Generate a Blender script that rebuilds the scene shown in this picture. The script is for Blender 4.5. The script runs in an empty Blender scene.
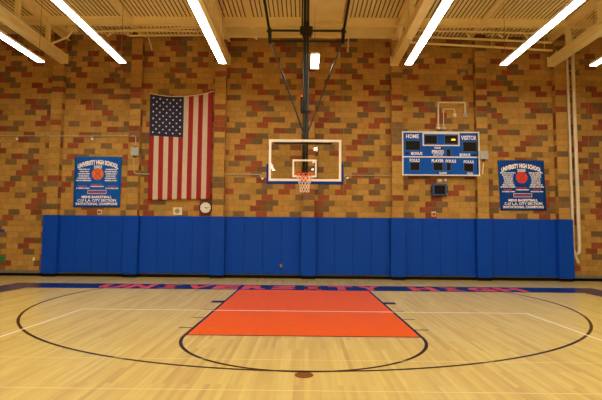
import bpy, bmesh, math, random
from mathutils import Vector, Matrix
R = random.Random(7)
scene = bpy.context.scene
COL = scene.collection
FT = 0.3048

# ------------------------------------------------------------------ camera
FPX, PITCH, YAW, ROLL = 461.9, 0.0734, -0.0070, 0.0090
EYE = Vector((-0.0044, -12.943, 1.5534))
fw = Vector((math.sin(YAW)*math.cos(PITCH), math.cos(YAW)*math.cos(PITCH), math.sin(PITCH)))
rt = Vector((math.cos(YAW), -math.sin(YAW), 0)); up = rt.cross(fw)
r2 = rt*math.cos(ROLL)+up*math.sin(ROLL); u2 = -rt*math.sin(ROLL)+up*math.cos(ROLL)
cd = bpy.data.cameras.new('camera'); cam = bpy.data.objects.new('camera', cd); COL.objects.link(cam)
cd.sensor_width = 36.0; cd.lens = FPX/602*36; cd.clip_end = 200
M4 = Matrix.Identity(4)
for i in range(3):
    M4[i][0], M4[i][1], M4[i][2], M4[i][3] = r2[i], u2[i], -fw[i], EYE[i]
cam.matrix_world = M4
scene.camera = cam

def ray(px, py):
    return fw + r2*((px-301)/FPX) + u2*((200-py)/FPX)
def atY(px, py, Y):
    d = ray(px, py); t = (Y-EYE.y)/d.y
    return EYE+d*t
def atZ(px, py, Z=0.0):
    d = ray(px, py); t = (Z-EYE.z)/d.z
    return EYE+d*t

WALL = 3.395          # face of the brick wall behind the basket
PIL = 3.195           # front face of brick pilasters
PADP = 3.145          # front face of pilaster pads
XL, XR, YB = -13.2, 13.2, -30.0
DECK = 8.76

# ------------------------------------------------------------------ materials
def new_mat(name):
    m = bpy.data.materials.new(name); m.use_nodes = True
    nt = m.node_tree
    b = nt.nodes['Principled BSDF']
    return m, nt, b
def srgb(c):
    return tuple(((x/255)/12.92 if x/255 <= .04045 else ((x/255+.055)/1.055)**2.4) for x in c)
def plain(name, rgb, rough=.6, metal=0., noise=.08, nscale=6., bump=0., spec=.5, coord='Object'):
    m, nt, b = new_mat(name)
    c = srgb(rgb)
    tc = nt.nodes.new('ShaderNodeTexCoord'); n = nt.nodes.new('ShaderNodeTexNoise')
    n.inputs['Scale'].default_value = nscale; n.inputs['Detail'].default_value = 4
    nt.links.new(tc.outputs[coord], n.inputs['Vector'])
    cr = nt.nodes.new('ShaderNodeValToRGB')
    cr.color_ramp.elements[0].position = .3; cr.color_ramp.elements[1].position = .7
    cr.color_ramp.elements[0].color = tuple(x*(1-noise) for x in c)+(1,)
    cr.color_ramp.elements[1].color = tuple(min(1, x*(1+noise)) for x in c)+(1,)
    nt.links.new(n.outputs['Fac'], cr.inputs['Fac']); nt.links.new(cr.outputs['Color'], b.inputs['Base Color'])
    b.inputs['Roughness'].default_value = rough; b.inputs['Metallic'].default_value = metal
    b.inputs['Specular IOR Level'].default_value = spec
    if bump:
        bp = nt.nodes.new('ShaderNodeBump'); bp.inputs['Strength'].default_value = bump; bp.inputs['Distance'].default_value = .01
        nt.links.new(n.outputs['Fac'], bp.inputs['Height']); nt.links.new(bp.outputs['Normal'], b.inputs['Normal'])
    return m
def emit(name, rgb, strength):
    m, nt, b = new_mat(name)
    b.inputs['Base Color'].default_value = srgb(rgb)+(1,)
    b.inputs['Emission Color'].default_value = tuple(rgb_lin for rgb_lin in srgb(rgb))+(1,)
    b.inputs['Emission Strength'].default_value = strength
    return m

def brick_mat(name, bw, bh, offset, seed=0., shiftx=0., shiftz=0.):
    m, nt, b = new_mat(name)
    N = nt.nodes.new; L = nt.links.new
    geo = N('ShaderNodeNewGeometry'); sx = N('ShaderNodeSeparateXYZ')
    if offset: L(geo.outputs['Position'], sx.inputs[0])
    else:
        otc = N('ShaderNodeTexCoord'); L(otc.outputs['Object'], sx.inputs[0])
    nrm = N('ShaderNodeSeparateXYZ'); L(geo.outputs['Normal'], nrm.inputs[0])
    ab = N('ShaderNodeMath'); ab.operation = 'ABSOLUTE'; L(nrm.outputs['X'], ab.inputs[0])
    gt = N('ShaderNodeMath'); gt.operation = 'GREATER_THAN'; gt.inputs[1].default_value = .5; L(ab.outputs[0], gt.inputs[0])
    mx = N('ShaderNodeMix'); L(gt.outputs[0], mx.inputs['Factor']); L(sx.outputs['X'], mx.inputs['A']); L(sx.outputs['Y'], mx.inputs['B'])
    addx = N('ShaderNodeMath'); addx.operation = 'ADD'; addx.inputs[1].default_value = 40*bw+shiftx; L(mx.outputs['Result'], addx.inputs[0])
    addz = N('ShaderNodeMath'); addz.operation = 'ADD'; addz.inputs[1].default_value = shiftz; L(sx.outputs['Z'], addz.inputs[0])
    cb = N('ShaderNodeCombineXYZ'); L(addx.outputs[0], cb.inputs['X']); L(addz.outputs[0], cb.inputs['Y'])
    def brick(c1, c2, mo):
        t = N('ShaderNodeTexBrick'); t.offset = offset; t.squash = 1
        t.inputs['Scale'].default_value = 1; t.inputs['Brick Width'].default_value = bw; t.inputs['Row Height'].default_value = bh
        t.inputs['Mortar Size'].default_value = .006; t.inputs['Mortar Smooth'].default_value = .3; t.inputs['Bias'].default_value = 0
        t.inputs['Color1'].default_value = c1; t.inputs['Color2'].default_value = c2; t.inputs['Mortar'].default_value = mo
        L(cb.outputs[0], t.inputs['Vector']); return t
    t = brick((0, 0, 0, 1), (1, 1, 1, 1), (0, 0, 0, 1))
    # second random value per block: white noise on the block id from the grey level
    wn = N('ShaderNodeTexWhiteNoise'); wn.noise_dimensions = '1D'
    mu = N('ShaderNodeMath'); mu.operation = 'MULTIPLY_ADD'; mu.inputs[1].default_value = 917.3; mu.inputs[2].default_value = seed
    L(t.outputs['Color'], mu.inputs[0])
    oi = N('ShaderNodeObjectInfo'); ad = N('ShaderNodeMath'); ad.operation = 'MULTIPLY_ADD'; ad.inputs[1].default_value = 53.7
    L(oi.outputs['Random'], ad.inputs[0]); L(mu.outputs[0], ad.inputs[2]); L(ad.outputs[0], wn.inputs['W'])
    cr = N('ShaderNodeValToRGB'); cr.color_ramp.interpolation = 'CONSTANT'
    cols = [(0, (178, 139, 66)), (.18, (186, 143, 70)), (.36, (166, 129, 60)), (.54, (180, 134, 62)), (.68, (126, 98, 60)), (.75, (114, 90, 56)), (.82, (132, 68, 40)), (.91, (148, 78, 44))]
    el = cr.color_ramp.elements
    el[0].position = 0; el[0].color = srgb(cols[0][1])+(1,); el[1].position = cols[1][0]; el[1].color = srgb(cols[1][1])+(1,)
    for p_, c_ in cols[2:]:
        e = el.new(p_); e.color = srgb(c_)+(1,)
    if offset:
        # laid pattern: every row repeats five blocks, one red and one olive, shifted from row to row
        def M(op, a, b2=None, c2=None):
            q = N('ShaderNodeMath'); q.operation = op
            for i_, v_ in enumerate((a, b2, c2)):
                if v_ is None: continue
                if isinstance(v_, (int, float)): q.inputs[i_].default_value = v_
                else: L(v_, q.inputs[i_])
            return q.outputs[0]
        row = M('FLOOR', M('DIVIDE', addz.outputs[0], bh))
        odd = M('MODULO', row, 2)
        even = M('SUBTRACT', 1, odd)
        colm = M('FLOOR', M('DIVIDE', M('MULTIPLY_ADD', even, bw*offset, addx.outputs[0]), bw))
        def wnz(v_):
            q = N('ShaderNodeTexWhiteNoise'); q.noise_dimensions = '1D'; L(v_, q.inputs['W']); return q.outputs['Value']
        ph = M('FLOOR', M('MULTIPLY', wnz(M('ADD', row, seed)), 5.0))
        k = M('MODULO', M('ADD', M('ADD', colm, ph), 50), 5)
        alt = M('GREATER_THAN', wnz(M('ADD', row, seed+77.3)), .6)      # olive beside the red, or apart from it
        olv = M('ADD', 1, M('MULTIPLY', alt, 2))
        isr = M('COMPARE', k, 0, .1); iso = M('COMPARE', k, olv, .1)
        rnd = wnz(M('MULTIPLY_ADD', row, 37.17, M('MULTIPLY', colm, 3.713)))
        keep = M('LESS_THAN', wnz(M('MULTIPLY_ADD', row, 11.3, M('MULTIPLY', colm, 5.91))), .9)
        # position on the ramp: tans 0-.68, olives .68-.82, reds .82-1
        tanp = M('MULTIPLY', rnd, .67)
        op = M('ADD', .69, M('MULTIPLY', rnd, .12)); rp = M('ADD', .83, M('MULTIPLY', rnd, .16))
        a1 = M('MULTIPLY', isr, keep); a2 = M('MULTIPLY', iso, keep)
        mx1 = N('ShaderNodeMix'); L(a1, mx1.inputs['Factor']); L(tanp, mx1.inputs['A']); L(rp, mx1.inputs['B'])
        mx2 = N('ShaderNodeMix'); L(a2, mx2.inputs['Factor']); L(mx1.outputs['Result'], mx2.inputs['A']); L(op, mx2.inputs['B'])
        L(mx2.outputs['Result'], cr.inputs['Fac'])
    else:
        L(wn.outputs['Value'], cr.inputs['Fac'])
    n = N('ShaderNodeTexNoise'); n.inputs['Scale'].default_value = 9; n.inputs['Detail'].default_value = 5; L(geo.outputs['Position'], n.inputs['Vector'])
    mr = N('ShaderNodeMapRange'); mr.inputs['From Min'].default_value = .3; mr.inputs['From Max'].default_value = .7
    mr.inputs['To Min'].default_value = .86; mr.inputs['To Max'].default_value = 1.12; L(n.outputs['Fac'], mr.inputs['Value'])
    vm = N('ShaderNodeVectorMath'); vm.operation = 'SCALE'; L(cr.outputs['Color'], vm.inputs[0]); L(mr.outputs['Result'], vm.inputs['Scale'])
    mm = N('ShaderNodeMix'); mm.data_type = 'RGBA'; L(t.outputs['Fac'], mm.inputs['Factor']); L(vm.outputs[0], mm.inputs[6]); mm.inputs[7].default_value = srgb((150, 112, 58))+(1,)
    L(mm.outputs[2], b.inputs['Base Color'])
    b.inputs['Roughness'].default_value = .8; b.inputs['Specular IOR Level'].default_value = .3
    inv = N('ShaderNodeMath'); inv.operation = 'SUBTRACT'; inv.inputs[0].default_value = 1; L(t.outputs['Fac'], inv.inputs[1])
    bp = N('ShaderNodeBump'); bp.inputs['Strength'].default_value = .5; bp.inputs['Distance'].default_value = .006; L(inv.outputs[0], bp.inputs['Height']); L(bp.outputs['Normal'], b.inputs['Normal'])
    return m

def wood_mat():
    m, nt, b = new_mat('maple_floor')
    N = nt.nodes.new; L = nt.links.new
    geo = N('ShaderNodeNewGeometry'); sx = N('ShaderNodeSeparateXYZ'); L(geo.outputs['Position'], sx.inputs[0])
    ay = N('ShaderNodeMath'); ay.operation = 'ADD'; ay.inputs[1].default_value = 60; L(sx.outputs['Y'], ay.inputs[0])
    ax = N('ShaderNodeMath'); ax.operation = 'ADD'; ax.inputs[1].default_value = 40; L(sx.outputs['X'], ax.inputs[0])
    cb = N('ShaderNodeCombineXYZ'); L(ay.outputs[0], cb.inputs['X']); L(ax.outputs[0], cb.inputs['Y'])
    t = N('ShaderNodeTexBrick'); t.offset = .37; t.offset_frequency = 2
    for k, v in (('Scale', 1), ('Brick Width', 1.5), ('Row Height', .057), ('Mortar Size', .0008), ('Mortar Smooth', .2), ('Bias', 0)):
        t.inputs[k].default_value = v
    t.inputs['Color1'].default_value = (0, 0, 0, 1); t.inputs['Color2'].default_value = (1, 1, 1, 1); t.inputs['Mortar'].default_value = (.3, .3, .3, 1)
    L(cb.outputs[0], t.inputs['Vector'])
    cr = N('ShaderNodeValToRGB'); el = cr.color_ramp.elements
    el[0].position = 0; el[0].color = srgb((188, 160, 98))+(1,); el[1].position = 1; el[1].color = srgb((208, 186, 114))+(1,)
    e = el.new(.12); e.color = srgb((196, 170, 102))+(1,)
    e = el.new(.6); e.color = srgb((203, 179, 108))+(1,)
    L(t.outputs['Color'], cr.inputs['Fac'])
    mp = N('ShaderNodeMapping'); mp.inputs['Scale'].default_value = (14, .7, 1); L(geo.outputs['Position'], mp.inputs['Vector'])
    n = N('ShaderNodeTexNoise'); n.inputs['Scale'].default_value = 1.6; n.inputs['Detail'].default_value = 6; L(mp.outputs[0], n.inputs['Vector'])
    mr = N('ShaderNodeMapRange'); mr.inputs['From Min'].default_value = .3; mr.inputs['From Max'].default_value = .7
    mr.inputs['To Min'].default_value = .93; mr.inputs['To Max'].default_value = 1.05; L(n.outputs['Fac'], mr.inputs['Value'])
    vm = N('ShaderNodeVectorMath'); vm.operation = 'SCALE'; L(cr.outputs['Color'], vm.inputs[0]); L(mr.outputs['Result'], vm.inputs['Scale'])
    L(vm.outputs[0], b.inputs['Base Color'])
    b.inputs['Roughness'].default_value = .24; b.inputs['Specular IOR Level'].default_value = .4
    return m

MAT = {}
MAT['brick'] = brick_mat('running_bond_blockwork', .4, .2, .5, 3.1, .12, .06)
MAT['pilaster'] = brick_mat('stacked_blockwork', .4, .2, 0., 8.4, .2, .06)
MAT['side_brick'] = brick_mat('side_blockwork', .4, .2, .5, 5.7, .0, .06)
MAT['maple'] = wood_mat()
MAT['blue_pad'] = plain('blue_vinyl', (12, 70, 178), .5, noise=.05, nscale=5, bump=.25, spec=.1)
MAT['floor_blue'] = plain('blue_floor_paint', (14, 34, 96), .22, noise=.04, spec=.22)
MAT['floor_key'] = plain('orange_floor_paint', (216, 88, 4), .24, noise=.04, spec=.04)
MAT['floor_letter'] = plain('orange_red_floor_paint', (232, 82, 66), .22, noise=.04, spec=.22)
MAT['floor_black'] = plain('black_floor_paint', (26, 18, 16), .22, noise=.05, spec=.22)
MAT['floor_white'] = plain('white_floor_paint', (232, 220, 196), .22, noise=.04, spec=.22)
MAT['floor_cream'] = plain('cream_floor_tape', (214, 196, 138), .22, noise=.04, spec=.22)
MAT['floor_brown'] = plain('brown_floor_paint', (120, 74, 30), .22, noise=.05, spec=.22)
MAT['rubber'] = plain('black_rubber', (10, 10, 10), .7, spec=.1)
MAT['concrete'] = plain('grey_concrete', (120, 108, 88), .8, noise=.12)
MAT['cream'] = plain('cream_paint', (246, 226, 160), .5, noise=.05, nscale=2)
MAT['deckpaint'] = plain('deck_paint', (246, 226, 162), .6, noise=.06, nscale=1.5)
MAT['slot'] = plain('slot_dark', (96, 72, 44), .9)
MAT['pipe'] = plain('cream_pipe_paint', (228, 212, 178), .45, noise=.05)
MAT['black_steel'] = plain('black_steel', (24, 28, 26), .35, metal=.3)
MAT['greensteel'] = plain('dark_green_steel', (34, 48, 44), .3, metal=.3)
MAT['white_frame'] = plain('white_frame_paint', (248, 244, 236), .4, noise=.03)
MAT['blue_foam'] = plain('blue_foam', (12, 54, 140), .6, noise=.05, spec=.15)
MAT['rim'] = plain('orange_steel', (246, 78, 4), .4, noise=.04, spec=.2)
MAT['net'] = plain('white_cord', (236, 226, 210), .8, noise=.04)
MAT['red'] = plain('red_cloth', (150, 18, 22), .8, noise=.08)
MAT['whitecloth'] = plain('white_cloth', (204, 182, 160), .8, noise=.05)
MAT['navy'] = plain('navy_cloth', (24, 28, 66), .8, noise=.08)
MAT['star'] = plain('star_white', (236, 230, 226), .8, noise=.02)
MAT['rope'] = plain('cream_rope', (226, 206, 158), .8)
MAT['banner1'] = plain('banner_blue', (10, 90, 186), .7, noise=.06, spec=.12)
MAT['banner2'] = plain('banner_dark_blue', (14, 66, 146), .7, noise=.2, nscale=2.5, spec=.12)
MAT['print'] = plain('white_print', (250, 250, 255), .6, noise=.02)
MAT['printred'] = plain('red_print', (196, 44, 60), .6, noise=.02)
MAT['ball'] = plain('orange_print', (226, 108, 52), .6, noise=.12, nscale=9)
MAT['ballred'] = plain('red_orange_print', (214, 60, 40), .6, noise=.15, nscale=9)
MAT['ballline'] = plain('dark_print', (90, 30, 20), .6)
MAT['board_blue'] = plain('scoreboard_blue', (8, 82, 182), .5, noise=.03, spec=.12)
MAT['board_trim'] = plain('scoreboard_trim', (226, 226, 226), .4, noise=.02)
MAT['board_dark'] = plain('display_dark', (22, 19, 16), .5, noise=.1, nscale=30, spec=.12)
MAT['bezel'] = plain('bezel_blue_grey', (58, 84, 120), .4)
MAT['grey'] = plain('galvanised_steel', (172, 170, 156), .4, metal=.3)
MAT['conduit'] = plain('conduit_grey', (186, 178, 152), .45, metal=.2)
MAT['dark'] = plain('dark_plastic', (22, 20, 20), .4)
MAT['clockface'] = plain('clock_face', (232, 228, 214), .5, noise=.02)
MAT['beige'] = plain('beige_plastic', (232, 216, 178), .5, noise=.03)
MAT['grille'] = plain('grille_grey', (160, 152, 130), .6)
MAT['green'] = plain('green_plate', (34, 120, 66), .5)
MAT['bluebar'] = plain('blue_plate', (22, 60, 120), .5)
MAT['bright_blue'] = plain('bright_blue_plate', (22, 92, 170), .5)
MAT['bronze'] = plain('bronze_plate', (96, 84, 74), .35, metal=.5)
MAT['plate'] = plain('tan_plate', (150, 134, 104), .6)
MAT['copper'] = plain('red_paint', (190, 50, 36), .5)
MAT['lamp'] = emit('fluorescent_lens', (255, 248, 228), 15.0)
MAT['ceiling_fill'] = emit('ceiling_fill_strip', (255, 248, 228), .65)  # weak added glow that brightens the ceiling deck and roof steel
MAT['led'] = emit('red_led', (255, 60, 20), 3.0)
MAT['amber'] = emit('amber_segments', (255, 160, 30), 3.0)
# clear glass
g, nt, b = new_mat('clear_glass')
for n in list(nt.nodes):
    if n.type != 'OUTPUT_MATERIAL': nt.nodes.remove(n)
out = [n for n in nt.nodes if n.type == 'OUTPUT_MATERIAL'][0]
tr = nt.nodes.new('ShaderNodeBsdfTransparent'); tr.inputs[0].default_value = (.93, .95, .93, 1)
gl = nt.nodes.new('ShaderNodeBsdfGlossy'); gl.inputs['Roughness'].default_value = .01
fr = nt.nodes.new('ShaderNodeFresnel'); fr.inputs[0].default_value = 1.5
mxs = nt.nodes.new('ShaderNodeMixShader')
nt.links.new(fr.outputs[0], mxs.inputs[0]); nt.links.new(tr.outputs[0], mxs.inputs[1]); nt.links.new(gl.outputs[0], mxs.inputs[2]); nt.links.new(mxs.outputs[0], out.inputs[0])
MAT['glass'] = g

# ------------------------------------------------------------------ mesh helpers
class MB:
    def __init__(s): s.v = []; s.f = []; s.m = []; s.mats = []; s.sm = []
    def mi(s, mat):
        if mat not in s.mats: s.mats.append(mat)
        return s.mats.index(mat)
    def add(s, vs, fs, mat='', smooth=False):
        o = len(s.v); s.v += [tuple(v) for v in vs]; k = s.mi(mat)
        for f in fs: s.f.append([o+i for i in f]); s.m.append(k); s.sm.append(smooth)
        return s
    def box(s, x0, x1, y0, y1, z0, z1, mat='', bev=0.):
        if x0 > x1: x0, x1 = x1, x0
        if y0 > y1: y0, y1 = y1, y0
        if z0 > z1: z0, z1 = z1, z0
        if bev:
            bm = bmesh.new(); bmesh.ops.create_cube(bm, size=1)
            for v in bm.verts:
                v.co = Vector(((x0+x1)/2+v.co.x*(x1-x0), (y0+y1)/2+v.co.y*(y1-y0), (z0+z1)/2+v.co.z*(z1-z0)))
            bmesh.ops.bevel(bm, geom=bm.edges[:]+bm.verts[:], offset=bev, segments=3, affect='EDGES', profile=.5)
            bm.verts.index_update()
            s.add([v.co[:] for v in bm.verts], [[v.index for v in f.verts] for f in bm.faces], mat, False)
            bm.free(); return s
        vs = [(x, y, z) for z in (z0, z1) for y in (y0, y1) for x in (x0, x1)]
        return s.add(vs, [(0, 2, 3, 1), (4, 5, 7, 6), (0, 1, 5, 4), (2, 6, 7, 3), (0, 4, 6, 2), (1, 3, 7, 5)], mat)
    def tube(s, pts, r, mat='', n=10, cap=True, closed=False):
        pts = [Vector(p) for p in pts]; rings = []; N = len(pts)
        prev = None
        for i, p in enumerate(pts):
            if closed: d = pts[(i+1) % N]-pts[i-1]
            else: d = pts[min(i+1, N-1)]-pts[max(i-1, 0)]
            d.normalize()
            if prev is None:
                a = Vector((0, 0, 1)) if abs(d.z) < .9 else Vector((0, 1, 0)); a = (a-d*a.dot(d)).normalized()
            else: a = (prev-d*prev.dot(d)).normalized()
            prev = a; b_ = d.cross(a)
            rings.append([p+(a*math.cos(2*math.pi*k/n)+b_*math.sin(2*math.pi*k/n))*r for k in range(n)])
        vs = [v for rg in rings for v in rg]; fs = []
        for i in range(N if closed else N-1):
            j = (i+1) % N
            for k in range(n):
                l = (k+1) % n; fs.append((i*n+k, i*n+l, j*n+l, j*n+k))
        s.add(vs, fs, mat, True)
        if cap and not closed:
            s.add(rings[0], [list(range(n))[::-1]], mat); s.add(rings[-1], [list(range(n))], mat)
        return s
    def disc(s, c, r, y0, y1, mat='', n=32, ry=None):     # axis along Y
        ry = ry or r
        a = [(c[0]+r*math.cos(2*math.pi*k/n), c[1]+ry*math.sin(2*math.pi*k/n)) for k in range(n)]
        vs = [(x, y0, z) for x, z in a]+[(x, y1, z) for x, z in a]
        fs = [list(range(n)), list(range(n, 2*n))[::-1]]+[(k, k+n, (k+1) % n+n, (k+1) % n) for k in range(n)]
        return s.add(vs, fs, mat)
    def build(s, name, parent=None, **kw):
        org = Vector((0, 0, 0)); q_ = parent
        while q_ is not None: org += q_.location; q_ = q_.parent
        me = bpy.data.meshes.new(name); me.from_pydata([tuple(Vector(v)-org) for v in s.v], [], s.f)
        for k in s.mats: me.materials.append(MAT[k])
        me.polygons.foreach_set('material_index', s.m); me.polygons.foreach_set('use_smooth', s.sm)
        bm = bmesh.new(); bm.from_mesh(me); bmesh.ops.recalc_face_normals(bm, faces=bm.faces[:]); bm.to_mesh(me); bm.free()
        me.update()
        o = bpy.data.objects.new(name, me); COL.objects.link(o)
        if parent is not None:
            o.parent = parent
        for k, v in kw.items(): o[k] = v
        return o
def orient(bm):
    bm.normal_update()
    for f in bm.faces:
        if f.normal.y < 0: f.normal_flip()
def thing(name, label, category, loc, group=None):
    o = bpy.data.objects.new(name, None); COL.objects.link(o); o.location = loc; o.empty_display_size = .1
    o['label'] = label; o['category'] = category
    if group: o['group'] = group
    return o
def dup(o, off, label=None):
    c = o.copy(); COL.objects.link(c); c.location = o.location+Vector(off)
    if label: c['label'] = label
    for ch in list(o.children):
        d = ch.copy(); COL.objects.link(d); d.parent = c
        for gch in list(ch.children):
            e = gch.copy(); COL.objects.link(e); e.parent = d
    return c
def dup_part(o, off):
    c = o.copy(); COL.objects.link(c); c.location = o.location+Vector(off); return c
def struct(mb, name, **kw):
    return mb.build(name, kind='structure', **kw)

# text as flat polygons in the unit box of its own bounds
_tc = {}
def text_polys(txt, bold=.018):
    key = (txt, bold)
    if key in _tc: return _tc[key]
    cu = bpy.data.curves.new('lettering_source', 'FONT'); cu.body = txt; cu.size = 1; cu.offset = bold; cu.resolution_u = 2
    ob = bpy.data.objects.new('lettering_source', cu); COL.objects.link(ob)
    dg = bpy.context.evaluated_depsgraph_get(); dg.update()
    me = bpy.data.meshes.new_from_object(ob.evaluated_get(dg))
    vs = [(v.co.x, v.co.y) for v in me.vertices]; fs = [list(p.vertices) for p in me.polygons]
    bpy.data.objects.remove(ob); bpy.data.curves.remove(cu); bpy.data.meshes.remove(me)
    x0 = min(v[0] for v in vs); x1 = max(v[0] for v in vs); y0 = min(v[1] for v in vs); y1 = max(v[1] for v in vs)
    _tc[key] = ([((x-x0)/(x1-x0), (y-y0)/(y1-y0)) for x, y in vs], fs)
    return _tc[key]
def put_text(mb, txt, u0, u1, v0, v1, fn, mat, bold=.018, arc=0.):
    vs, fs = text_polys(txt, bold)
    out_ = []
    for a, c in vs:
        u = u0+a*(u1-u0); v = v0+c*(v1-v0)-arc*(2*a-1)**2
        out_.append(fn(u, v))
    mb.add(out_, fs, mat)

# ------------------------------------------------------------------ room shell
floor = struct(MB().box(XL, XR, YB, WALL, -.12, 0, 'maple'), 'floor')
def wall(name, x0, x1, y0, y1, mat='side_brick'):
    return struct(MB().box(x0, x1, y0, y1, 0, DECK+.4, mat), name)
wall('wall_north', XL-.3, XR+.3, WALL, WALL+.3, 'brick')
wall('wall_south', XL-.3, XR+.3, YB-.3, YB)
wall('wall_west', XL-.3, XL, YB, WALL)
wall('wall_east', XR, XR+.3, YB, WALL)
# fluted acoustic deck: ribs run from the wall towards the court
prof = []
x = XL
while x < XR:
    prof += [(x, DECK), (x+.105, DECK), (x+.105, DECK+.07), (x+.14, DECK+.07)]; x += .14
vs = [(px, YB, pz) for px, pz in prof]+[(px, WALL, pz) for px, pz in prof]; n_ = len(prof)
fs = [(i, i+1, i+1+n_, i+n_) for i in range(n_-1)]
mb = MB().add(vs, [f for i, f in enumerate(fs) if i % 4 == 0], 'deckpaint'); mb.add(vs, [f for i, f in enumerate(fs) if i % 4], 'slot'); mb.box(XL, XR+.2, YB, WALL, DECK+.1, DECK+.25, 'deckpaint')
struct(mb, 'ceiling')

PX = [50.3, 130.8, 217.3, 308.5, 398.3, 484.3, 565.6]
PXW = [atY(p, 217, PADP).x for p in PX]
pilw = .2
for i, X in enumerate(PXW):
    o = struct(MB().box(-pilw, pilw, PIL, WALL+.01, 0, DECK, 'pilaster'), 'pilaster'); o.location = (X, 0, 0)
# concrete base course and rubber baseboard
struct(MB().box(XL, XR, WALL-.02, WALL, .1, .2, 'concrete'), 'trim_1')
struct(MB().box(XL, XR, WALL-.035, WALL, 0, .1, 'rubber'), 'baseboard_north')
for i, X in enumerate(PXW):
    struct(MB().box(X-pilw-.03, X+pilw+.03, PIL-.03, WALL-.036, 0, .1, 'rubber'), 'trim_%d' % (i+2))

# ------------------------------------------------------------------ floor paint (all parts of the floor)
def fpart(name, polys, mat, z):
    mb = MB()
    for p in polys: mb.add([(a, b_, z) for a, b_ in p], [list(range(len(p)))], mat)
    return mb.build(name, floor)
def rect(x0, x1, y0, y1): return [(x0, y0), (x1, y0), (x1, y1), (x0, y1)]
def band(cx, cy, r0, r1, a0, a1, n=96):
    out_ = []
    for i in range(n):
        a = a0+(a1-a0)*i/n; b_ = a0+(a1-a0)*(i+1)/n
        out_.append([(cx+r0*math.cos(a), cy+r0*math.sin(a)), (cx+r1*math.cos(a), cy+r1*math.sin(a)), (cx+r1*math.cos(b_), cy+r1*math.sin(b_)), (cx+r0*math.cos(b_), cy+r0*math.sin(b_))])
    return out_
LW = .05
XC = .0
BD = 1.2
SL = 7.72
fpart('boundary_band', [rect(-SL-.95, SL+.95, 0, BD), rect(-SL-.95, -SL, -22, 0), rect(SL, SL+.95, -22, 0)], 'floor_blue', .0006)
key = fpart('painted_lane', [rect(-1.83+LW, 1.83-LW, -5.79, 0)], 'floor_key', .0008)
fpart('lane_line', [rect(-1.83, -1.83+LW, -5.79, 0), rect(1.83-LW, 1.83, -5.79, 0)], 'floor_black', .0012)
fpart('free_throw_line', [rect(-1.83+LW, 1.83-LW, -5.79, -5.79+LW)], 'floor_black', .0014)
fpart('free_throw_circle', band(0, -5.79, 1.83-LW, 1.83, math.pi, 2*math.pi), 'floor_black', .0014)
R3 = 5.86; a_ = math.asin(1.74/R3); 
# three point arc about the basket, matched to 6.0 m at the top
fpart('three_point_line', band(0, -1.74, R3-LW, R3, math.pi-a_, 2*math.pi+a_, 160), 'floor_black', .0016)
VY = -3.47
fpart('volleyball_line', [rect(-4.5, 4.5, VY-.045, VY+.015), rect(-4.5, -4.45, -19.5, VY), rect(4.45, 4.5, -19.5, VY)], 'floor_white', .0018)
fpart('faint_line', [rect(-6, 6, -7.12, -7.10)], 'floor_cream', .0020); fpart('faint_line', [rect(-7, 7, -8.24, -8.22)], 'floor_cream', .0020)
marks = []
for s in (-1, 1):
    for y0, y1, w in ((-2.45, -2.15, .26), (-3.42, -3.37, .22), (-4.33, -4.28, .22), (-5.25, -5.2, .22)):
        a, b_ = s*(1.83+.0), s*(1.83+w); marks.append(rect(min(a, b_), max(a, b_), y0, y1))
for mk in marks: fpart('lane_mark', [mk], 'floor_black', .0010)
n = 32; p = atZ(304, 375)
fpart('throw_spot', [[(p.x+.105*math.cos(2*math.pi*k/n), p.y+.12*math.sin(2*math.pi*k/n)) for k in range(n)]], 'floor_brown', .0010)
def fl(z): return lambda u, v: (u, v, z)
mb = MB()
def letters(word, xa, xb):
    n = len(word); w = (xb-xa)/n
    for i, ch in enumerate(word):
        c = xa+(i+.5)*w
        hw = w*.44 if ch != 'I' else w*.17
        put_text(mb, ch, c-hw, c+hw, (.12), BD-.12, fl(.0012), 'floor_letter', .06)
        if ch == 'I':
            for yy in (.12, BD-.30): mb.add([(c-w*.3, yy, .0012), (c+w*.3, yy, .0012), (c+w*.3, yy+.18, .0012), (c-w*.3, yy+.18, .0012)], [(0, 1, 2, 3)], 'floor_letter')
letters('UNIVERSITY', atZ(92, 287.5).x, atZ(384, 288.5).x)
letters('HIGH', atZ(408, 288.8).x, atZ(521, 289).x)
mb.build('painted_lettering', floor)

# ------------------------------------------------------------------ wall pads
PT, PB = 2.14, .14
bays = ['under the 2002 banner', 'under the flag', 'on the left of the basket', 'on the right of the basket', 'under the scoreboard', 'under the 2008 banner']
order = ['leftmost of four', 'second of four from the left', 'third of four from the left', 'rightmost of four']
pil_names = ['at the far left end of the padding', 'between the 2002 banner and the flag', 'beside the wall clock', 'directly behind the basket', 'left of the scoreboard', 'between scoreboard and 2008 banner', 'at the right end beside the white pipes']
phw = .26
for i, X in enumerate(PXW):
    t = MB()
    # U-shaped cover: bevelled front with the two returns
    t.box(X-phw, X+phw, PADP, PIL-.002, PB-.03, PT, 'blue_pad', .018)
    t.box(X-phw, X-pilw-.002, PIL-.02, WALL-.03, PB-.03, PT, 'blue_pad', .012)
    t.box(X+pilw+.002, X+phw, PIL-.02, WALL-.03, PB-.03, PT, 'blue_pad', .012)
    t.build('pilaster_pad', label='blue vinyl pad wrapped around the brick pilaster '+pil_names[i], category='wall pad', group='pads around the brick pilasters')
for k in range(6):
    a, b_ = PXW[k]+phw+.004, PXW[k+1]-phw-.004; w = (b_-a)/4
    for j in range(4):
        MB().box(a+j*w+.002, a+(j+1)*w-.002, WALL-.072, WALL-.024, PB, PT, 'blue_pad', .014).build('wall_pad', label='flat blue pad, %s %s' % (order[j], bays[k]), category='wall pad', group='flat wall pads between the pilasters')

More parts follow.
